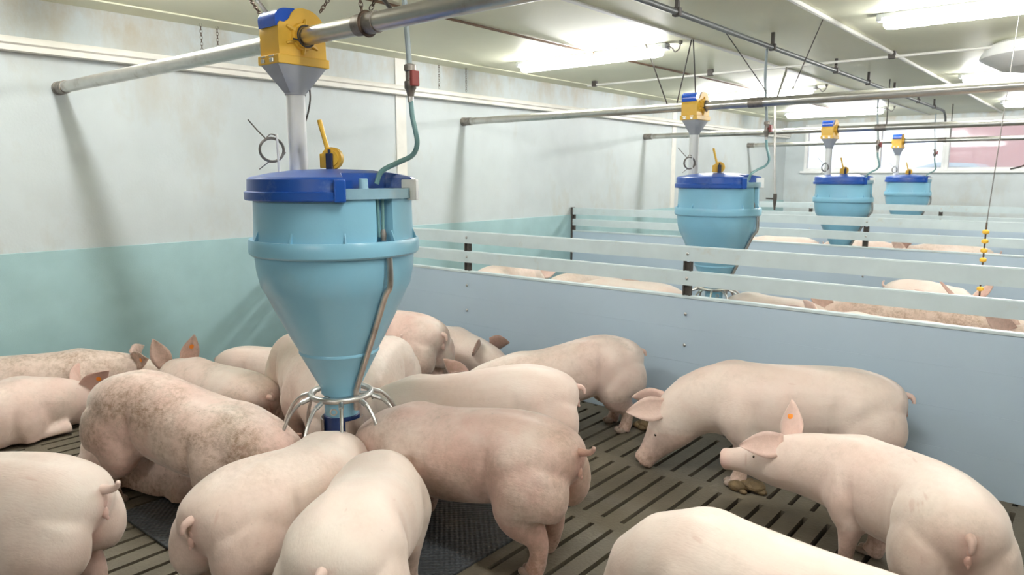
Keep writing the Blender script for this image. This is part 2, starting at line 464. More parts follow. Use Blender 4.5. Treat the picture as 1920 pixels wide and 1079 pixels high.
# ================================================================== LAMPS
def make_lamp():
    root = empty('ceiling_light')
    L_ = 1.62
    b = MB(); b.box(-L_ / 2, L_ / 2, -.042, .042, -.034, .0, bev=.008)
    for x in (-L_ / 2 - .01, L_ / 2 + .01): b.box(x - .02, x + .02, -.045, .045, -.055, -.004, bev=.008)
    b.build('housing', M['grey'], root)
    pr = [(-L_ / 2 + .015, .018), (-L_ / 2 + .03, .036), (-L_ / 2 + .08, .043), (L_ / 2 - .08, .043), (L_ / 2 - .03, .036), (L_ / 2 - .015, .018)]
    d = MB(); d.tube([(x, 0, -.072) for x, r in pr], [r for x, r in pr], 16); d.build('diffuser', M['lamp'], root)
    c = MB(); c.tube(crom([(L_ / 2 + .02, 0, -.03), (L_ / 2 + .07, 0, -.05), (L_ / 2 + .10, 0, -.085), (L_ / 2 + .14, 0, -.06), (L_ / 2 + .15, 0, -.012), (L_ / 2 + .15, 0, 0)], 5), .006, 6)
    c.ball((L_ / 2 + .15, 0, -.012), .018)
    c.build('cable', M['wire'], root)
    return root
lamp_spots = [
    (1.56, 5.87, 'large white tube light on the ceiling between the first and second feeders'),
    (4.92, 5.85, 'white tube light cut by the right edge, highest of the lights in view'),
    (1.60, 9.77, 'white tube light on the ceiling right above the second yellow feed dispenser'),
    (4.85, 9.72, 'white tube light at the right edge, just below the round ceiling duct'),
    (1.58, 13.45, 'white tube light on the ceiling above the third yellow feed dispenser'),
    (4.85, 13.45, 'small white tube light at the right edge nearest the far window'),
    (1.56, 1.78, 'white tube light on the ceiling right above the nearest feed pipe'),
    (4.92, 1.78, 'white tube light above the right side of the nearest pen'),
    (8.6, 1.78, 'white tube light over the aisle beside the nearest pen'),
    (8.6, 5.85, 'white tube light over the aisle beside the second pen'),
    (4.92, -2.2, 'unseen tube light added behind the viewer to brighten the feeder front'),  # added fill lamp out of view, brightens feeder front and near sides of pigs
]
lamp0 = make_lamp()
for i, (x, y, lb) in enumerate(lamp_spots):
    o = lamp0 if i == 0 else copy_tree(lamp0)
    o.location = (x, y, CEIL); tag(o, lb, 'light', 'ceiling tube lights')

# round ceiling duct at right
o = MB().lathe([(.50, 0), (.56, -.03), (.60, -.11), (.60, -.13), (.44, -.22), (.40, -.225)], 48, (5.05, 7.9, CEIL), cap0=False).build('ventilation_duct', M['white'])
tag(o, 'round white ventilation duct on the ceiling at the right edge', 'duct')

# ================================================================== PIPES
PITCHY = 3.92
FY = [1.88 + PITCHY * i for i in range(4)]
ORD = ['nearest', 'second', 'third', 'farthest']
PZ = 2.085
for i, y in enumerate(FY):
    r = empty('feed_pipe', (0, y, PZ)); tag(r, '%s long grey feed pipe running out from the left wall through the %s yellow dispenser' % (ORD[i], ORD[i]), 'pipe', 'feed pipes')
    b = MB(); b.tube([(.03, 0, 0), (8.0, 0, 0)], .037, 20); b.build('tube', M['feedpipe'], r)
    b = MB(); b.tube([(.0, 0, 0), (.035, 0, 0), (.035, 0, 0), (.13, 0, 0)], [.045, .045, .042, .042], 20); b.build('end_socket', M['dullsteel'], r)
    b = MB(); b.tube([(3.18, 0, 0), (3.30, 0, 0)], .041, 20); b.build('coupling', M['dullsteel'], r)

# water main along the ceiling with clamps
r = empty('water_main', (3.27, 0, 2.53)); tag(r, 'dark water main running along the ceiling away from the viewer', 'pipe')
b = MB(); b.tube([(0, -4.5, 0), (0, 13.2, 0)], .019, 12); b.tube(crom([(0, 13.2, 0), (-.0, 13.4, -.01), (.0, 13.55, -.08), (0, 13.6, -.16)], 4), .017, 10); b.build('pipe', M['darkpipe'], r)
for y in (-.6, 1.0, 2.7, 4.35, 6.0, 7.7, 8.9, 10.1, 11.5, 12.6):
    b = MB(); b.box(-.025, .025, y - .02, y + .02, -.024, .030, bev=.004); b.box(-.012, .012, y - .012, y + .012, .03, .118); b.build('clamp', M['black'], r)
o = MB().tube([(1.665 + .02 * sin(y * .9), y, CEIL - .012) for y in [(-4.5 + .5 * k) for k in range(40)]], .010, 8).build('conduit', M['brown'])
tag(o, 'thin rusty brown conduit crossing the ceiling past the front tube light', 'conduit')
r = empty('water_branch', (0, 7.6, 2.60)); tag(r, 'thin pale water pipe crossing the ceiling from side to side', 'pipe')
b = MB(); b.tube([(.4, 0, 0), (8, 0, 0)], .013, 10); b.build('pipe', M['seam'], r)
for x in (.5, 2.0, 3.79, 5.5):
    b = MB(); b.box(x - .03, x + .03, -.022, .022, -.018, .05, bev=.006); b.build('clamp', M['black'], r)
# drinker drop pipe by the second feeder
r = empty('drinker_pipe', (2.92, 7.2, 0)); tag(r, 'thin grey drinker pipe hanging right of the second feeder, nipple at its end', 'pipe')
b = MB(); b.tube([(-.10, .4, 2.60), (-.09, .36, 2.55), (-.05, 0, 2.2), (-.02, 0, 1.6), (0, 0, 1.32)], .011, 10); b.build('pipe', M['feedpipe'], r)
b = MB(); b.tube([(0, 0, 1.33), (0, 0, 1.29), (0, 0, 1.22), (0, 0, 1.17)], [.018, .02, .014, .008], 10); b.tube([(0, 0, 1.28), (-.08, -.03, 1.285)], .007, 8); b.build('nipple', M['black'], r)

def drop_line():
    """water drop from the ceiling main to a feeder's lid; origin on the floor below the feeder axis"""
    r = empty('water_drop_line')
    b = MB(); b.tube(crom([(.29, .16, 2.52), (.29, .155, 2.3), (.31, .15, 2.1), (.325, .15, 1.935)], 4), .011, 10); b.build('rigid_pipe', M['pvc'], r)
    v = MB(); v.lathe([(.014, .065), (.024, .06), (.024, .038), (.018, .034), (.018, .0), (.024, -.004), (.024, -.03), (.018, -.04), (.011, -.07)][::-1], 14, (.327, .15, 1.88))
    vo = v.build('valve', M['dullsteel'], r)
    v = MB(); v.box(.355, .372, .120, .16, 1.855, 1.915, bev=.005); v.tube([(.33, .146, 1.885), (.36, .14, 1.885)], .009, 8); v.build('handle', M['red'], vo)
    h = MB(); h.tube(crom([(.327, .15, 1.82), (.335, .15, 1.74), (.352, .15, 1.68), (.358, .152, 1.63), (.33, .15, 1.585), (.285, .11, 1.555), (.255, .05, 1.52), (.245, .03, 1.47)], 6), .0105, 12)
    h.build('hose', M['hose'], r)
    h = MB(); h.lathe([(.012, 0), (.013, .03)], 12, (.327, .15, 1.795)); h.build('hose_clamp', M['feedpipe'], r)
    return r

# ================================================================== FEEDERS
def make_feeder():
    root = empty('feeder')
    NW = .13          # half angle of the channel for the water pipe
    def channel(th, r, z):
        t = (th + pi) % (2 * pi) - pi
        if z > 1.225 and abs(t) < NW: return r - .055 * min(1, (NW - abs(t)) / .03)
        return r
    b = MB()
    prof = [(.085, .56), (.086, .585), (.135, .68), (.166, .740), (.172, .748), (.172, .754), (.170, .760), (.20, .815), (.25, .915), (.298, 1.02), (.312, 1.045),
            (.326, 1.11), (.332, 1.185), (.333, 1.205), (.333, 1.226), (.331, 1.24), (.328, 1.30), (.326, 1.40), (.326, 1.42)]
    b.lathe(prof, 192, rad=channel); ho = b.build('hopper', M['hopper'], root, smooth_angle=28)
    # small upright fins above the band
    for k in range(10):
        th = R(-30 + 36 * k)
        f = MB(); c_, s_ = cos(th), sin(th)
        Mx = Matrix.Rotation(th, 4, 'Z')
        f.prism([(.325, 1.235), (.348, 1.238), (.328, 1.285)], -.003, .003, 'y')
        f.v = [tuple(Mx @ Vector(v)) for v in f.v]
        f.build('fin', M['hopper'], ho)
    b = MB(); b.lathe([(.331, 1.182), (.344, 1.178), (.352, 1.186), (.354, 1.20), (.354, 1.232), (.349, 1.244), (.331, 1.243)], 96, cap0=False, cap1=False)
    b.build('rim_band', M['hopper'], root)
    # lid with a notch cut into its +x side
    TN = .52; D = .205
    def notch(th, r, z):
        t = (th + pi) % (2 * pi) - pi
        if abs(t) < TN:
            lim = D / max(.3, cos(t))
            return min(r, lim)
        return r
    b = MB(); b.lathe([(.355, 1.405), (.358, 1.41), (.358, 1.438), (.347, 1.442), (.345, 1.488), (.337, 1.497), (.26, 1.513), (.16, 1.526), (.06, 1.530), (.005, 1.530)], 200, rad=notch)
    lo = b.build('lid', M['lid'], root, smooth_angle=30)
    # raised ends of the lid beside the notch
    for s in (-1, 1):
        b = MB(); Mx = Matrix.Rotation(s * (TN + .05), 4, 'Z')
        b.box(.30, .364, -.022, .022, 1.402, 1.488, Mx, bev=.006); b.build('lid_clip', M['lid'] if s < 0 else M['white'], lo)
    # pale block and nozzle inside the notch
    b = MB(); n = 24; poly = []
    for k in range(n + 1):
        t = -TN + .02 + (2 * TN - .04) * k / n; poly.append((.338 * cos(t), .338 * sin(t)))
    t = TN - .02; poly += [(D / cos(t) * cos(t) + .004, D * math.tan(t)), (D + .004, -D * math.tan(t))]
    b.prism(poly, 1.412, 1.452, 'z'); bo = b.build('inlet_block', M['block'], root)
    b = MB(); b.lathe([(.022, 1.452), (.019, 1.456), (.018, 1.49), (.014, 1.492)], 16, (.255, -.045, 0)); b.build('nozzle', M['block'], bo)
    # thin water pipe down the hopper's side
    b = MB(); b.tube(crom([(.300, .012, 1.415), (.300, .012, 1.34), (.302, .010, 1.285)], 3), .007, 8); b.tube([(.300, -.014, 1.415), (.303, -.012, 1.26)], .006, 8); b.build('hose_end', M['hose'], root)
    b = MB(); b.tube([(.302, .01, 1.29), (.303, .01, 1.27), (.303, .01, 1.245)], [.009, .013, .011], 10); b.build('fitting', M['dullsteel'], root)
    b = MB(); b.tube(crom([(.347, .0, 1.18), (.350, .0, 1.11), (.345, 0, 1.06), (.318, 0, 1.025), (.268, 0, .92), (.198, 0, .775), (.118, 0, .61), (.108, 0, .57), (.106, 0, .50)], 4), .013, 12)
    b.build('water_pipe', M['stainless'], root)
    # yellow lever valve
    v = MB(); v.tube([(-.012, 0, 0), (.012, 0, 0)], .046, 28); v.tube([(.010, 0, 0), (.020, 0, 0)], .034, 24); v.box(-.008, .008, -.055, .03, -.04, .02, bev=.004)
    v.tube([(0, -.02, .035), (0, -.035, .09), (0, -.048, .14), (0, -.052, .158)], [(.012, .010), (.011, .009), (.014, .010), (.012, .009)], 10)
    Mx = Matrix.Translation((.0, .0, 1.575)) @ Matrix.Rotation(R(-62), 4, 'Z')
    v.v = [tuple(Mx @ Vector(p)) for p in v.v]
    vo = v.build('lever_valve', M['yellow'], root)
    v = MB(); v.box(.022, .036, -.014, .014, -.048, .02, bev=.003); v.tube([(.029, 0, .015), (.029, 0, .036)], .006, 8); v.v = [tuple(Mx @ Vector(p)) for p in v.v]; v.build('valve_clamp', M['navy'], vo)
    # coil of wire and thin white tube
    v = MB(); v.tube(crom([(-.175, -.145, 1.51), (-.174, -.146, 1.60), (-.176, -.147, 1.675)], 3), .0055, 8); tv = v.build('sight_tube', M['white'], root)
    Mc = Matrix.Rotation(R(-36), 3, 'Z') @ Matrix.Rotation(R(90), 3, 'Y')
    v = MB()
    for k, (dr, da) in enumerate(((0, 0), (.003, 6), (-.003, -7))):
        v.torus((-.19, -.165, 1.610), .048 + dr, .0028, Mc @ Matrix.Rotation(R(da), 3, 'X'), 36, 6)
    v.tube([(-.205, -.18, 1.655), (-.235, -.20, 1.69), (-.27, -.22, 1.735)], .003, 6)
    v.tube(crom([(-.205, -.18, 1.655), (-.195, -.165, 1.675), (-.178, -.147, 1.668)], 4), .003, 6)
    v.tube([(-.20, -.17, 1.565), (-.235, -.20, 1.53)], .0028, 6); v.tube([(-.17, -.14, 1.575), (-.15, -.125, 1.60)], .0028, 6)
    v.build('wire_coil', M['wire'], root)
    # throat, tube, half shell, trough
    b = MB(); b.lathe([(.072, .40), (.074, .56), (.080, .575)], 32); b.build('throat', M['hopper'], root)
    b = MB(); b.lathe([(.078, .06), (.078, .46), (.070, .465)], 32); b.build('feed_tube', M['bluepost'], root)
    b = MB()
    for (a0, a1) in ((R(-28), R(52)), (R(195), R(262))):
        n = 14; vs = []; fs = []
        for k in range(n + 1):
            a = a0 + (a1 - a0) * k / n
            for rr, z in ((.088, .05), (.088, .45), (.092, .45), (.092, .05)): vs.append((rr * cos(a), rr * sin(a), z))
        for k in range(n):
            for q in range(4): fs.append((k * 4 + q, k * 4 + (q + 1) % 4, (k + 1) * 4 + (q + 1) % 4, (k + 1) * 4 + q))
        fs.append((0, 1, 2, 3)); fs.append((n * 4 + 3, n * 4 + 2, n * 4 + 1, n * 4)); b.add(vs, fs)
    b.build('shell', M['stainless'], root)
    b = MB(); b.lathe([(.20, .014), (.26, .02), (.285, .06), (.29, .10), (.285, .10), (.27, .06), (.20, .035), (.05, .035)], 48); b.build('trough', M['stainless'], root)
    b = MB(); b.torus((0, 0, .555), .130, .0135, None, 56, 12)
    for k in range(3):
        a = R(40 + 120 * k); b.tube([(.135 * cos(a), .135 * sin(a), .555), (.08 * cos(a), .08 * sin(a), .555)], .008, 8)
    ro = b.build('ring', M['steel'], root)
    b = MB(); b.torus((.075, -.098, .505), .013, .0035, Matrix.Rotation(R(-45), 3, 'Z') @ Matrix.Rotation(R(90), 3, 'Y'), 16, 6); b.build('eyelet', M['steel'], ro)
    for k in range(10):
        a = R(-37 + 36 * k); c_, s_ = cos(a), sin(a)
        p = crom([(.135, .548), (.175, .538), (.225, .49), (.262, .41), (.280, .31), (.285, .18), (.285, .085)], 4)
        b = MB(); b.tube([(q * c_, q * s_, z) for q, z in p], .0075, 8)
        b.tube([(.138 * c_, .138 * s_, .548), (.178 * c_, .178 * s_, .535)], .011, 8)
        b.build('rod', M['steel'], root)
    return root

fxs = [2.985, 2.95, 2.86, 2.80]
feeder0 = make_feeder()
drop0 = drop_line()
for i in range(4):
    o = feeder0 if i == 0 else copy_tree(feeder0)
    o.location = (fxs[i], FY[i], 0)
    tag(o, ['large light blue funnel feeder with dark blue lid, pigs crowding round its base',
            'light blue funnel feeder in the second pen, right behind the front partition rails',
            'light blue funnel feeder, left one of the two small feeders before the window',
            'smallest light blue funnel feeder, in the farthest pen below the window'][i], 'feeder', 'funnel feeders')
    d = drop0 if i == 0 else copy_tree(drop0)
    d.location = (fxs[i], FY[i], 0)
    tag(d, 'water drop pipe with red valve and teal hose to the %s feeder' % ORD[i], 'pipe', 'water drop lines')

def make_dispenser():
    """yellow outlet box on the feed pipe; origin at the pipe axis"""
    root = empty('feed_dispenser')
    hx = .070
    prof = [(-.115, -.085), (-.115, .045), (-.085, .058), (-.062, .078), (-.048, .105), (-.025, .128), (.01, .136), (.055, .128), (.095, .098), (.115, .055), (.118, -.085)]
    prof = [(a, c * .87 if c > 0 else c) for a, c in prof]
    b = MB(); b.prism(crom(prof[:1] + prof[1:-1], 3) + [prof[-1]], -hx, hx, 'x')
    b.box(-hx - .008, hx + .008, -.126, .128, -.118, -.08, bev=.004)
    ho = b.build('housing', M['yellow'], root, smooth_angle=40)
    # blue cover over the lower shoulder
    cv = [(-.118, .035), (-.121, .075), (-.112, .100), (-.09, .116), (-.06, .122), (-.028, .124), (-.045, .10), (-.06, .075), (-.085, .055)]
    cv = [(a * 1.03, c * .90) for a, c in cv]
    b = MB(); b.prism(crom(cv, 3), -hx + .004, hx - .006, 'x'); b.build('cover', M['bluecover'], root)
    # ribs and collar on the outlet faces
    for s in (-1, 1):
        b = MB(); b.tube([(s * hx, 0, 0), (s * (hx + .012), 0, 0), (s * (hx + .012), 0, 0), (s * (hx + .028), 0, 0)], [.058, .054, .047, .045], 24)
        for a in (35, 80, 150, 205, 270, 325):
            p = Vector((s * (hx + .004), .045 * cos(R(a)), .045 * sin(R(a)))); q = Vector((s * (hx + .002), .088 * cos(R(a)), .075 * sin(R(a))))
            b.tube([p, q], [.012, .006], 6)
        b.build('collar', M['yellow'], root)
    b = MB(); b.torus((hx + .030, 0, 0), .043, .004, Matrix.Rotation(pi / 2, 3, 'Y'), 28, 6); b.tube([(hx + .03, -.04, -.02), (hx + .03, -.066, -.018)], .004, 6); b.build('clamp', M['black'], root)
    for x in (-.035, .03):
        b = MB(); b.box(x - .012, x + .012, -.132, -.124, -.112, -.096, bev=.002); b.box(x - .016, x + .016, -.13, -.122, -.09, -.084); b.build('clip', M['steel'], ho)
    # grey funnel: rectangle to round
    b = MB(); n = 32; vs = []; fs = []
    def sq(th, a, c):
        k = min(a / max(1e-6, abs(cos(th))), c / max(1e-6, abs(sin(th)))); return (k * cos(th), k * sin(th))
    for t in (0, .02, .35, .7, .94, 1.0):
        for k in range(n):
            th = 2 * pi * (k + .5) / n
            p = sq(th, hx + .003, .12); q = (.045 * cos(th), .045 * sin(th))
            u = min(1, t / .94)
            vs.append((p[0] * (1 - u) + q[0] * u, p[1] * (1 - u) + q[1] * u, -.118 - .118 * t))
    for i in range(5):
        for k in range(n): fs.append((i * n + k, i * n + (k + 1) % n, (i + 1) * n + (k + 1) % n, (i + 1) * n + k))
    fs.append(tuple(range(n))); fs.append(tuple(range(5 * n, 6 * n)))
    b.add(vs, fs); b.build('funnel', M['grey'], root, smooth_angle=25)
    b = MB(); b.lathe([(.040, -.60), (.040, -.23)], 24); b.build('drop_tube', M['white'], root)
    b = MB(); b.tube(crom([(.02, .06, -.20), (.012, .066, -.25), (-.002, .060, -.31), (-.012, .05, -.35)], 4), .004, 6); b.build('cord', M['wire'], root)
    return root
dxs = [2.738, 2.715, 2.655, 2.60]
disp0 = make_dispenser()
for i in range(4):
    o = disp0 if i == 0 else copy_tree(disp0)
    o.location = (dxs[i], FY[i], PZ)
    tag(o, 'yellow feed dispenser box with blue cover and grey funnel above the %s feeder' % ORD[i], 'dispenser', 'feed dispensers')

# chains and straps holding the pipes
def chain(a, c, label, link=.026, r=.0028, loop=None):
    a, c = Vector(a), Vector(c); d = c - a; n = max(2, int(d.length / (link * .72))); t = d.normalized()
    q = t.to_track_quat('X', 'Z').to_matrix()
    b = MB()
    for k in range(n):
        Mx = q @ Matrix.Rotation(pi / 2 * (k % 2) + .3, 3, 'X')
        b.torus(a + d * ((k + .5) / n), link / 2, r, Mx, 12, 5, .62)
    if loop: b.torus(loop, .044, .007, Matrix.Rotation(pi / 2, 3, 'Y'), 24, 6)
    return tag(b.build('hanger_chain', M['chain']), label, 'chain', 'hanger chains')
p1 = FY[0]
chain((2.05, p1 + .0, CEIL), (2.60, p1 - .01, PZ + .045), 'rusty chain from ceiling to feed pipe, left of the nearest yellow dispenser', loop=(2.60, p1, PZ))
chain((3.42, p1 + .12, CEIL), (2.80, p1 + .10, PZ + .12), 'rusty chain rising to the right from the back of the nearest yellow dispenser')
chain((3.12, p1, CEIL), (3.22, p1 - .01, PZ + .045), 'rusty chain looped round the nearest feed pipe right of the dispenser', loop=(3.24, p1, PZ))
chain((3.75, p1, CEIL), (3.26, p1, PZ + .05), 'rusty chain lying slack along the top of the nearest feed pipe')
def strap(a, c, w, label):
    return tag(MB().tube([a, c], w, 8).build('hanger_strap', M['black']), label, 'strap', 'hanger straps')
strap((2.03, p1 + .03, CEIL), (2.63, p1 + .03, PZ + .03), .009, 'dark strap beside the chain left of the nearest dispenser')
strap((2.80, p1 + .05, CEIL - .01), (3.36, p1 + .03, PZ + .03), .008, 'dark strap slanting down to the nearest feed pipe right of the dispenser')
p2 = FY[1]
strap((2.22, p2, CEIL), (2.45, p2, PZ + .03), .006, 'thin dark strap from ceiling to the second feed pipe, left of the second dispenser')
strap((2.66, p2, CEIL), (2.54, p2, PZ + .03), .006, 'thin pale strap slanting to the second feed pipe, close left of the second dispenser')
strap((2.66, p2 + .02, CEIL), (2.70, p2 + .02, PZ + .12), .006, 'thin pale strap dropping onto the second yellow dispenser')
strap((3.05, p2 - .3, CEIL), (3.35, p2, PZ + .03), .004, 'thin strap slanting right down to the second feed pipe, past the water drop')
strap((3.75, p2 - .1, CEIL), (3.50, p2, PZ + .03), .004, 'thin strap slanting left down to the second feed pipe, past the water drop')
for i, (x, lb) in enumerate(((3.3, 'third'), (3.35, 'farthest'))):
    strap((x, FY[2 + i], CEIL), (x, FY[2 + i], PZ + .03), .007, 'short dark hanger rod on the %s feed pipe' % lb)
for y, lb in ((2.85, 'first chain from the left hanging in front of the wall above the ledge'), (2.98, 'second chain from the left hanging in front of the wall above the ledge'),
              (5.35, 'chain on the wall above the ledge, just right of the upright white strip'), (5.75, 'chain on the wall above the ledge, farther right of the upright white strip')):
    o = chain((.10, y, CEIL - .01), (.10, y, 2.39), 'thin ' + lb, .03, .002)

# ================================================================== PARTITIONS
def make_partition(L_):
    root = empty('pen_partition')
    # stacked boards with grooved joints
    zs = [0.0, .195, .395, .60, .785]
    for a, c in zip(zs[:-1], zs[1:]):
        b = MB(); b.box(.03, L_, -.018, .018, a, c, bev=.0016); b.build('board', M['board'], root)
    b = MB(); b.box(.03, L_, -.023, .023, .783, .80, bev=.004); b.build('top_cap', M['rail'], root)
    for z0, z1 in ((.862, .947), (1.006, 1.094)):
        b = MB(); b.prism([(-.022, z0), (.022, z0), (.022, z1 - .006), (.016, z1), (-.016, z1), (-.022, z1 - .006)], .03, L_, 'x'); b.build('rail', M['rail'], root)
    for x in (.04, 1.83, 3.62, 5.42, L_ - .03):
        b = MB()
        for s in (-.020, .020): b.box(x + s - .004, x + s + .004, -.016, .016, .80, 1.01)
        b.box(x - .018, x + .018, -.003, .003, .80, 1.0)
        if x < .1: b.box(x - .028, x + .0, -.03, .03, 0, 1.10, bev=.003)
        p = b.build('bracket', M['black'], root)
        b = MB()
        for z in (.905, 1.05, .30, .50, .69): b.ball((x + .005, -.024, z), .010, (1, .6, 1), 8, 6)
        b.build('bolts', M['steel'], p)
    return root
part0 = make_partition(7.2)
for i in range(3):
    o = part0 if i == 0 else copy_tree(part0)
    o.location = (0, 3.925 * (i + 1), 0)
    tag(o, ['blue grey board partition with two rails closing the nearest pen at the back',
            'pale partition with two rails between the second and third pens, its end post on the left wall',
            'farthest pale partition with two rails, below the far window'][i], 'partition', 'pen partitions')

# rubber mat below the feeder
o = MB().box(2.24, 3.745, 1.2, 2.66, 0, .012, bev=.004).build('rubber_mat', M['mat']); tag(o, 'dark dimpled mat on the slatted floor round the nearest feeder', 'mat')

def dung(x, y, s, seed, label):
    rnd = random.Random(seed); b = MB()
    for k in range(11):
        a = rnd.random() * 6.28; q = rnd.random() * s; h = rnd.uniform(.018, .04) * (1.2 - q / s * .5)
        b.ball((q * cos(a), q * sin(a) * .8, h * .75), h, (rnd.uniform(.9, 1.5), rnd.uniform(.8, 1.3), rnd.uniform(.6, .9)), 10, 7)
    o = b.build('dung_pile', M['dung']); o.location = (x, y, 0); tag(o, label, 'dung', 'dung piles'); return o
dung(3.50, 3.72, .07, 3, 'brown dung pile by the hind feet of the pig along the partition')
dung(4.30, 3.26, .08, 5, 'brown dung pile below the raised snout of the pig at lower right')

# hanging chew toy
r = empty('chew_toy', (4.80, 6.4, 0)); tag(r, 'hanging chain toy with small yellow rings, over the second pen at right', 'toy')
b = MB(); b.tube([(.07, .0, CEIL), (.0, 0, 1.16)], .0035, 6); b.build('cord', M['wire'], r)
b = MB(); b.tube([(0, 0, 1.16), (0, 0, .60)], .006, 6); b.build('chain', M['chain'], r)
for z in (1.09, 1.02, .95, .88, .76, .66):
    b = MB(); b.lathe([(.008, -.018), (.022, -.01), (.024, 0), (.022, .01), (.008, .018)], 14, (0, 0, z)); b.build('ring', M['yellow'], r)

# ================================================================== PIGS
def remesh(v, f, voxel, it):
    me = bpy.data.meshes.new('tmp'); me.from_pydata(v, [], f)
    bm = bmesh.new(); bm.from_mesh(me); bmesh.ops.recalc_face_normals(bm, faces=bm.faces); bm.to_mesh(me); bm.free()
    o = bpy.data.objects.new('tmp', me); COL.objects.link(o)
    m = o.modifiers.new('r', 'REMESH'); m.mode = 'VOXEL'; m.voxel_size = voxel
    s = o.modifiers.new('s', 'SMOOTH'); s.factor = .5; s.iterations = it
    dg = bpy.context.evaluated_depsgraph_get()
    e = o.evaluated_get(dg); r = bpy.data.meshes.new_from_object(e)
    bpy.data.objects.remove(o); bpy.data.meshes.remove(me)
    V = [x.co.copy() for x in r.vertices]; F = [tuple(p.vertices) for p in r.polygons]
    bpy.data.meshes.remove(r)
    return V, F

def sstep(x): x = max(0, min(1, x)); return x * x * (3 - 2 * x)

TR = [  # trunk rings: x, top, bottom, half width
    (-.012, .475, .415, .035), (.005, .515, .385, .085), (.045, .548, .335, .130), (.11, .575, .285, .162), (.20, .594, .255, .180),
    (.31, .600, .225, .170), (.42, .596, .200, .168), (.55, .590, .188, .182), (.66, .590, .192, .185), (.75, .592, .205, .176), (.82, .588, .222, .160)]
HEAD = [  # step, half height, half width, share of neck pitch
    (.075, .165, .150, .30), (.065, .155, .138, .65), (.06, .143, .125, .95), (.06, .130, .117, 1.1), (.055, .118, .108, 1.15), (.05, .100, .090, 1.15),
    (.05, .080, .068, 1.15), (.05, .064, .055, 1.15), (.055, .054, .049, 1.15), (.026, .058, .055, 1.10), (.008, .050, .048, 1.10)]
HIND = [(.11, .085, .44, .11, .085), (.14, .097, .35, .155, .105), (.180, .102, .270, .135, .090), (.165, .102, .20, .088, .064), (.120, .098, .150, .050, .041),
        (.112, .097, .095, .037, .034), (.122, .097, .045, .038, .036), (.138, .097, .010, .041, .038)]
FORE = [(.745, .085, .47, .10, .080), (.735, .115, .36, .120, .084), (.720, .120, .29, .092, .068), (.700, .120, .235, .070, .053), (.712, .116, .155, .045, .040), (.718, .114, .09, .036, .034),
        (.724, .114, .045, .038, .036), (.742, .114, .010, .041, .038)]

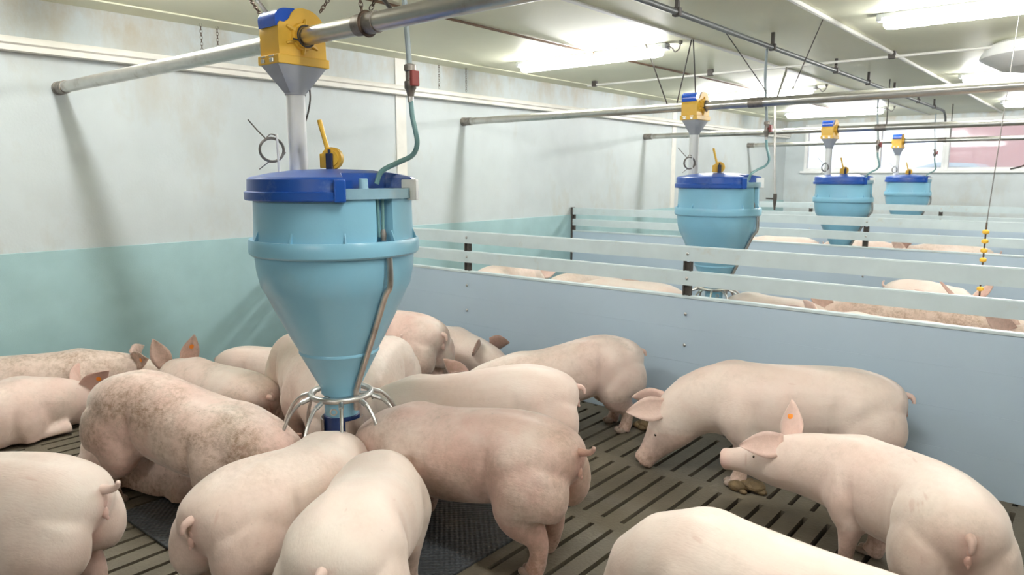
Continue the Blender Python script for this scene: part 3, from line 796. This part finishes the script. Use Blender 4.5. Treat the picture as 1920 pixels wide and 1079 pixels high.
def make_pig(name_label, x, y, head, scale=1.0, bend=0, pitch=5, nyaw=0, lying=False, tail='curl', ear=(.5, .55, .55), dirt=.2, pink=.2,
             tags=(), swing=(0, 0, 0, 0), voxel=.0125, group='pigs in the nearest pen', drop=.20, fat=1.0, eardark=0, earlen=.195, stoop=0, eara=(.36, .95)):
    v = []; f = []
    def loft(rings, n=24):
        k0 = len(v)
        for (c, up, left, hu, hl, e) in rings:
            for k in range(n):
                a = 2 * pi * k / n; ca, sa = cos(a), sin(a)
                # ease towards a squarer section
                ca = math.copysign(abs(ca) ** e, ca); sa = math.copysign(abs(sa) ** e, sa)
                v.append(tuple(c + up * (sa * hu) + left * (ca * hl)))
        for i in range(len(rings) - 1):
            for k in range(n):
                k2 = (k + 1) % n
                f.append((k0 + i * n + k, k0 + i * n + k2, k0 + (i + 1) * n + k2, k0 + (i + 1) * n + k))
        f.append(tuple(range(k0 + n - 1, k0 - 1, -1))); m = k0 + (len(rings) - 1) * n; f.append(tuple(range(m, m + n)))
    rings = []
    Z, Y = Vector((0, 0, 1)), Vector((0, 1, 0))
    for (xx, t, bt, hw) in crom(TR, 3):
        rings.append((Vector((xx, 0, (t + bt) / 2)), Z, Y, (t - bt) / 2, hw * fat, .92))
    c = Vector((.82, 0, .402)); hp = []
    frames = []
    for (st, hz, hy, k) in HEAD:
        p = R(pitch) * k; w = R(nyaw) * min(1, k)
        fw = Vector((cos(p) * cos(w), cos(p) * sin(w), -sin(p))); lf = Vector((-sin(w), cos(w), 0)); up = fw.cross(lf)
        c = c + fw * st
        cc = c + up * (.012 * max(0, min(1, k)))
        frames.append((cc, fw, lf, up)); rings.append((cc, up, lf, hz, hy, .95))
    loft(rings)
    for li, (J, s) in enumerate(((HIND, 1), (HIND, -1), (FORE, 1), (FORE, -1))):
        sw = swing[li]; pts = crom(J, 3); rg = []
        P = [Vector((a + (sw * max(0, 1 - z / .36) if not lying else 0), bq * s, z)) for (a, bq, z, r1, r2) in pts]
        if lying:
            P = []
            for (a, bq, z, r1, r2) in pts:
                if J is HIND:
                    t = max(0, (.265 - z) / .265); P.append(Vector((a + .25 * t, (bq + .085 * min(1, t * 2)) * s, max(z, drop + .036))))
                else:
                    t = max(0, (.235 - z) / .235); P.append(Vector((a + .22 * t, (bq + .03 * t) * s, max(z, drop + .036))))
        for i in range(len(P)):
            d = (P[min(i + 1, len(P) - 1)] - P[max(i - 1, 0)]).normalized()
            lat = (Y - d * Y.dot(d)).normalized(); fa = d.cross(lat)
            r1, r2 = pts[i][3], pts[i][4]
            rg.append((P[i], fa, lat, r1, r2, 1.0))
        loft(rg, 16)
    V, F = remesh(v, f, voxel, 5 if voxel < .014 else 4)
    nb = len(V)
    pk = [0.0] * nb; so = [0.0] * nb; hn = [0.0] * nb
    tip = frames[-1][0]
    for i, p in enumerate(V):
        ds = (p - tip).length
        if ds < .09: pk[i] = max(pk[i], .9 * sstep((.09 - ds) / .06))
        if p.x < .06 and abs(p.y) < .05 and .28 < p.z < .5: pk[i] = max(pk[i], .55 * sstep((.05 - abs(p.y)) / .04))
        if p.z < .22 and not lying: so[i] = sstep((.22 - p.z) / .16) * .75; pk[i] = max(pk[i], .35)
        if .16 < p.z < .26: so[i] = max(so[i], .22)
    # folds: in front of the ham, behind the shoulder, along the loin, and behind the jowl
    def g(t): return math.exp(-t * t)
    for i, p in enumerate(V):
        ay = abs(p.y); k = 0.0
        if p.x < .95:
            side = sstep((ay - .06) / .07)
            xc = .315 + .10 * (p.z - .34) ** 2 * 10 * .3 - .10 * (p.z - .40)
            k += .013 * g((p.x - xc) / .022) * side * sstep((.54 - p.z) / .10) * sstep((p.z - .20) / .05)
            k -= .010 * g((p.x - xc + .085) / .055) * side * sstep((.56 - p.z) / .12)
            xs_ = .650 + .12 * (p.z - .30)
            k += .011 * g((p.x - xs_) / .022) * side * sstep((.50 - p.z) / .12) * sstep((p.z - .18) / .05)
            k -= .008 * g((p.x - xs_ - .09) / .05) * side * sstep((.54 - p.z) / .1)
            if p.z > .5:
                k += .007 * g(p.y / .028) * sstep((p.x - .06) / .10) * sstep((.46 - p.x) / .14)
                k -= .009 * g((ay - .055) / .035) * g((p.x - .765) / .055)
        q = Vector((0, p.y, p.z - .39))
        if q.length > 1e-4 and k: V[i] = p - q.normalized() * k
    bvh = BVHTree.FromPolygons(V, F)
    def join(mb, p=0, s=0, h=0, fixed=None):
        k = len(V)
        for q in mb.v: V.append(Vector(q)); pk.append(p); so.append(s); hn.append(h)
        for q in mb.f: F.append(tuple(i + k for i in q))
    # ears
    ec, efw, elf, eup = frames[3]
    tagpos = []
    for s in (1, -1):
        o0 = ec + efw * -.015 + elf * (s * .075) + eup * .20
        hit = bvh.ray_cast(o0, (-eup * 1 - elf * (s * .12)).normalized())
        base = (hit[0] if hit[0] else ec + eup * .1 + elf * s * .07)
        er = ear[0 if s > 0 else 1] if isinstance(ear[0], tuple) else ear
        d = (elf * (s * er[0]) + eup * er[1] + efw * er[2]).normalized()
        a = elf * (s * eara[0]) + elf.cross(d) * eara[1]; a = (a - d * a.dot(d)).normalized(); nn = d.cross(a) * s
        if nn.dot(efw) < 0 and nn.dot(elf * s) < 0: nn = -nn
        mb = MB(); n1, n2 = 9, 6; Lr = earlen; Wd = .066
        top = []; 
        for lay in (0, 1):
            for i in range(n1 + 1):
                u = i / n1
                w = Wd * (.62 + .38 * sin(pi * min(1, u / .62) * .5)) * (1 - max(0, (u - .25) / .75) ** 1.7) + .004
                for j in range(n2 + 1):
                    vv = -1 + 2 * j / n2
                    p = base - d * .02 + d * (Lr * u) + a * (w * vv) + nn * (.016 * vv * vv * (1 - u * .5) - .012 * u * u + (0.003 if lay else -.003))
                    mb.v.append(tuple(p))
        q = (n1 + 1) * (n2 + 1); W2 = n2 + 1
        for i in range(n1):
            for j in range(n2):
                mb.f.append((i * W2 + j, i * W2 + j + 1, (i + 1) * W2 + j + 1, (i + 1) * W2 + j)); mb.f.append((q + i * W2 + j, q + (i + 1) * W2 + j, q + (i + 1) * W2 + j + 1, q + i * W2 + j + 1))
        bd_ = [i * W2 for i in range(n1 + 1)] + [n1 * W2 + j for j in range(1, W2)] + [i * W2 + n2 for i in range(n1 - 1, -1, -1)] + [j for j in range(n2 - 1, 0, -1)]
        for i in range(len(bd_)):
            i2 = (i + 1) % len(bd_); mb.f.append((bd_[i], bd_[i2], q + bd_[i2], q + bd_[i]))
        join(mb, .55 + eardark * .8, .1 + eardark * .3, eardark * .45)
        tagpos.append((base + d * (Lr * .50), nn, d, a))
    # tail, and what lies under it
    zt = .487
    hit = bvh.ray_cast(Vector((-.3, 0, zt)), Vector((1, 0, 0))); tb = hit[0] if hit[0] else Vector((0, 0, zt))
    mb = MB()
    if tail == 'curl': path = [(.02, 0, -.002), (-.012, 0, .002), (-.040, .004, .002), (-.062, .012, .014), (-.070, .022, .034), (-.062, .028, .050)]
    elif tail == 'out': path = [(.02, 0, 0), (-.015, 0, .002), (-.038, .004, .008), (-.055, .010, .020), (-.062, .014, .036)]
    elif tail == 'stub': path = [(.02, 0, 0), (-.010, 0, -.002), (-.024, .002, -.008), (-.032, .004, -.022), (-.033, .006, -.036)]
    else: path = [(.02, 0, 0), (-.01, 0, 0), (-.028, .012, .006), (-.036, .028, .012), (-.034, .042, .004)]
    rr = [.020, .018, .0145, .012, .0105, .007]
    pt = crom(path, 4); mb.tube([tb + Vector(p) for p in pt], [rr[0] + (rr[-1] - rr[0]) * (i / (len(pt) - 1)) ** .7 for i in range(len(pt))], 10)
    join(mb, .5, .0)
    hit = bvh.ray_cast(Vector((-.3, 0, .425)), Vector((1, 0, 0)))
    if hit[0]:
        mb = MB(); mb.ball(hit[0] + Vector((.004, 0, .014)), .016, (.5, .9, 1.0)); mb.ball(hit[0] + Vector((.003, .002, -.016)), .017, (.62, .75, 1.25)); mb.ball(hit[0] + Vector((-.004, .002, -.034)), .007, (.8, .7, 1.2)); join(mb, .85)
    # hooves
    if not lying:
        for li, (J, s) in enumerate(((HIND, 1), (HIND, -1), (FORE, 1), (FORE, -1))):
            e = J[-1]; ex = e[0] + swing[li] * max(0, 1 - e[2] / .36)
            for t in (-1, 1):
                mb = MB(); mb.ball((ex + .020, e[1] * s + t * .018, .016), .02, (1.7, .82, .95)); mb.v = [(q[0], q[1], max(0, q[2])) for q in mb.v]; join(mb, 0, .5, .55)
                mb = MB(); mb.ball((ex - .032, e[1] * s + t * .016, .045), .011, (.9, .8, 1.2), 8, 6); join(mb, 0, .4, .55)
    # nostrils
    tc_, tf, tl, tu = frames[-1]
    for s in (-1, 1):
        mb = MB(); mb.ball(tc_ + tf * .0035 + tl * (s * .017) + tu * .004, .009, (.6, .7, 1.1), 8, 6); join(mb, 1, .8, .4)
    # bend and pose
    kb = R(bend); N = 60; cur = [(Vector((-.2, 0)), 0.0)]
    xs = [-.2 + 1.9 * i / N for i in range(N + 1)]
    yaw = [kb * sstep((q - .15) / .75) for q in xs]
    cp = [Vector((-.2, 0))]
    for i in range(N): cp.append(cp[-1] + Vector((cos((yaw[i] + yaw[i + 1]) / 2), sin((yaw[i] + yaw[i + 1]) / 2))) * (1.9 / N))
    def pose(p):
        q = (p.x + .2) / (1.9 / N); i = max(0, min(N - 1, int(q))); t = q - i
        a = yaw[i] * (1 - t) + yaw[i + 1] * t; c2 = cp[i] * (1 - t) + cp[i + 1] * t
        z = p.z - stoop * sstep((p.x - .2) / .6) * min(1.0, max(0, p.z) / .6)
        yy = p.y
        if lying:
            z = z - drop
            if z < .10: yy *= 1 + .10 * (1 - max(z, 0) / .10)
            if z < .02: z = .004 + max(0, .016 + (z - .02) * .05)
        return Vector(((c2.x - sin(a) * yy) * scale, (c2.y + cos(a) * yy) * scale, z * scale))
    V2 = [pose(p) for p in V]
    me = bpy.data.meshes.new('pig'); me.from_pydata(V2, [], F); me.materials.append(M['skin'])
    bm = bmesh.new(); bm.from_mesh(me); bmesh.ops.recalc_face_normals(bm, faces=bm.faces); bm.to_mesh(me); bm.free()
    me.polygons.foreach_set('use_smooth', [True] * len(me.polygons))
    for nm, ar in (('pinkness', pk), ('soiling', so), ('horn', hn)):
        at = me.attributes.new(nm, 'FLOAT', 'POINT'); at.data.foreach_set('value', ar)
    o = bpy.data.objects.new('pig', me); COL.objects.link(o)
    o.location = (x, y, 0); o.rotation_euler = (0, 0, R(head)); o.color = (dirt, pink, 0, 1)
    tag(o, name_label, 'pig', group)
    # eyes and ear tags are parts
    bv2 = BVHTree.FromPolygons(V, F)
    fc, ffw, flf, fup = frames[5]
    for s in (1, -1):
        st = fc + flf * (s * .25) + fup * .045
        h = bv2.ray_cast(st, -flf * s)
        if h[0]:
            mb = MB(); mb.ball(pose(h[0] - flf * (s * .004)), .0075 * scale, (1, 1, 1), 10, 8); mb.build('eye', M['eye'], o)
    for s in tags:
        p, nn, d, a = tagpos[0 if s > 0 else 1]
        mb = MB()
        for sg in (-1, 1):
            P = p + nn * (sg * .007); n = 14
            vs = [pose(P + (d * cos(2 * pi * k / n) + a * sin(2 * pi * k / n)) * .015) for k in range(n)]
            mb.add(vs + [pose(P + nn * (sg * .004))], [tuple((k, (k + 1) % n, n)) for k in range(n)] + [tuple(range(n))])
        tg = mb.build('ear_tag', M['orange'], o); tg['label'] = 'round orange tag'
    return o

ER_UP = (.55, .75, .15); ER_FW = (.42, .70, .62); ER_DN = (.8, .1, .55)
ER_FLOP = (.6, -.05, .9)
PIGS = [
    # label, x, y, heading, options
    ('pale pink pig cut off by the left edge, curly tail and rump facing right', 3.08, .85, 217, dict(pitch=15, tail='out', dirt=.06, pink=.22)),
    ('large dirty brown stained pig left of the feeder, standing with its head at the feeder', 1.93, 1.30, 18, dict(pitch=62, stoop=.09, ear=ER_FLOP, dirt=.85, pink=.35, tail='stub', scale=1.03)),
    ('dirty pig lying on the slats underneath the large brown stained pig', 1.57, 1.37, 18, dict(lying=True, drop=.32, dirt=.9, pink=.3)),
    ('cream pig seen from behind before the feeder, left of two, short pink tail', 3.435, .975, 105, dict(bend=16, pitch=60, ear=ER_FLOP, scale=.92, stoop=.07, tail='stub', dirt=.22, pink=.08)),
    ('very pale pig seen from behind before the feeder, right of two', 4.03, 1.03, 127, dict(pitch=60, ear=ER_FLOP, bend=8, stoop=.08, tail='stub', dirt=.05, pink=.0, scale=.97)),
    ('pinkish brown pig standing side-on on the dark mat right of the feeder', 4.09, 2.12, 189, dict(pitch=66, stoop=.05, ear=ER_FLOP, tail='out', dirt=.40, pink=.42, swing=(0, .05, 0, .08))),
    ('clean pale pig right of the feeder, standing behind the pinkish brown pig', 3.60, 2.81, 222, dict(pitch=55, stoop=.05, ear=ER_FLOP, tail='stub', dirt=.08, pink=.15)),
    ('mottled pig along the blue partition, dark red ear, both hind feet in view', 3.42, 3.73, 234, dict(pitch=27, stoop=.08, scale=.96, tail='stub', dirt=.34, pink=.22, eardark=1, ear=ER_UP)),
    ('pale pig by the partition at right with its snout down on the slats', 4.86, 3.68, 204, dict(pitch=48, ear=ER_FW, tail='stub', dirt=.10, pink=.12)),
    ('pale pig at lower right lifting its snout, orange tag in its upright ear', 5.30, 2.40, 113, dict(bend=58, pitch=10, nyaw=10, scale=.91, stoop=.04, ear=((.6, .1, .8), (.45, .9, -.1)), tags=(-1,), tail='stub', dirt=.12, pink=.12)),
    ('pale pig back at the bottom edge right of centre, nearest to the viewer', 5.53, 1.66, 173, dict(pitch=78, tail='stub', dirt=.05, pink=.10)),
    ('grey pink pig lying at the left edge, orange ear tag, head to the right', .86, .50, 95, dict(lying=True, drop=.235, pitch=18, dirt=.25, pink=.25, tags=(-1,), ear=(.6, .6, .2))),
    ('dirty tan pig lying against the left wall, orange tag in its pointed ear', .21, .97, 70, dict(lying=True, pitch=10, dirt=.75, pink=.05, tags=(-1,), ear=(.9, .25, .3))),
    ('pig lying behind the brown stained pig, two upright ears, orange tag in one', 2.02, 2.10, 184, dict(lying=True, pitch=5, nyaw=-22, eara=(1.0, .25), dirt=.5, pink=.2, ear=(.35, .95, -.1), tags=(-1,))),
    ('small pale pig lying by the wall far behind the feeder on its left', .62, 2.56, 30, dict(lying=True, scale=.85, drop=.26, tail='stub', dirt=.15, pink=.12, pitch=20)),
    ('pale pig close behind the feeder on its left, coming forward to eat', 1.72, 2.48, -24, dict(pitch=62, ear=ER_FLOP, dirt=.22, pink=.15, tail='stub')),
    ('yellowish pale pig close behind the feeder on its right, head down at the feeder', 2.25, 2.82, -58, dict(pitch=60, ear=ER_FLOP, dirt=.20, pink=.02)),
    ('pig behind the feeder turned away, dirty reddish rump and tail facing right', 2.30, 3.18, 186, dict(pitch=5, dirt=.35, pink=.35, tail='stub', scale=1.03)),
    ('pale spotted pig lying below the partition, dark ear, behind the dirty rump', 1.20, 3.66, -2, dict(lying=True, dirt=.25, pink=.05, eardark=1, drop=.17, ear=(.8, .05, .35), earlen=.15)),
    ('pig at the left edge, only a small pale curve of it shows', 1.33, .93, 228, dict(lying=True, dirt=.25, pink=.1)),
]
for (lb, x, y, hd, kw) in PIGS: make_pig(lb, x, y, hd, **kw)

# pigs in the pens behind: each own place, seen as backs over the boards
BG = [
    ('pale pig back behind the front partition, leftmost one under the rails', .72, 5.25, 96, dict(pink=.05, pitch=30), 'second'),
    ('yellowish pig in the second pen, second back from the left under the rails', 1.62, 5.25, 88, dict(dirt=.3, pink=.0, pitch=30), 'second'),
    ('long clean pale pig back behind the front partition, left of the dark bracket', 2.82, 5.50, 180, dict(pink=.05, dirt=.06, pitch=20), 'second'),
    ('pale pig right of the second feeder, seen between rail and board', 3.98, 5.48, 160, dict(pitch=45, scale=.95, pink=.03, dirt=.1), 'second'),
    ('dirty brown pig in the second pen, side-on right of the second feeder', 4.95, 5.92, 182, dict(dirt=.75, pink=.15), 'second'),
    ('white pig back close behind the front partition at right, small curly tail', 5.0, 5.05, 172, dict(tail='out', dirt=.02, pink=.0), 'second'),
    ('pig in the second pen facing the viewer with both reddish ears spread', 3.98, 7.30, -25, dict(pitch=-14, ear=(.75, .65, .1), eardark=.7, bend=-40, pink=.05), 'second'),
    ('white pig back in front of the pig with spread ears', 5.50, 6.12, 170, dict(dirt=.03, pink=.0), 'second'),
    ('spotted pale pig at the right edge behind the front partition', 6.15, 5.58, 176, dict(dirt=.4, pink=.05), 'second'),
    ('pale pig back in the third pen, left of the third feeder', 2.15, 11.2, 186, dict(pink=.0, dirt=.1), 'third'),
    ('pig in the third pen with a reddish ear, right behind the third feeder', 2.25, 11.1, 5, dict(pitch=-5, eardark=.6, dirt=.3), 'third'),
    ('long tan pig back in the third pen, behind the yellow ring toy', 4.35, 11.3, 188, dict(dirt=.35, pink=.0), 'third'),
]
for (lb, x, y, hd, kw, pen) in BG:
    make_pig(lb, x, y, hd, voxel=.018, group='pigs in the %s pen' % pen, **kw)
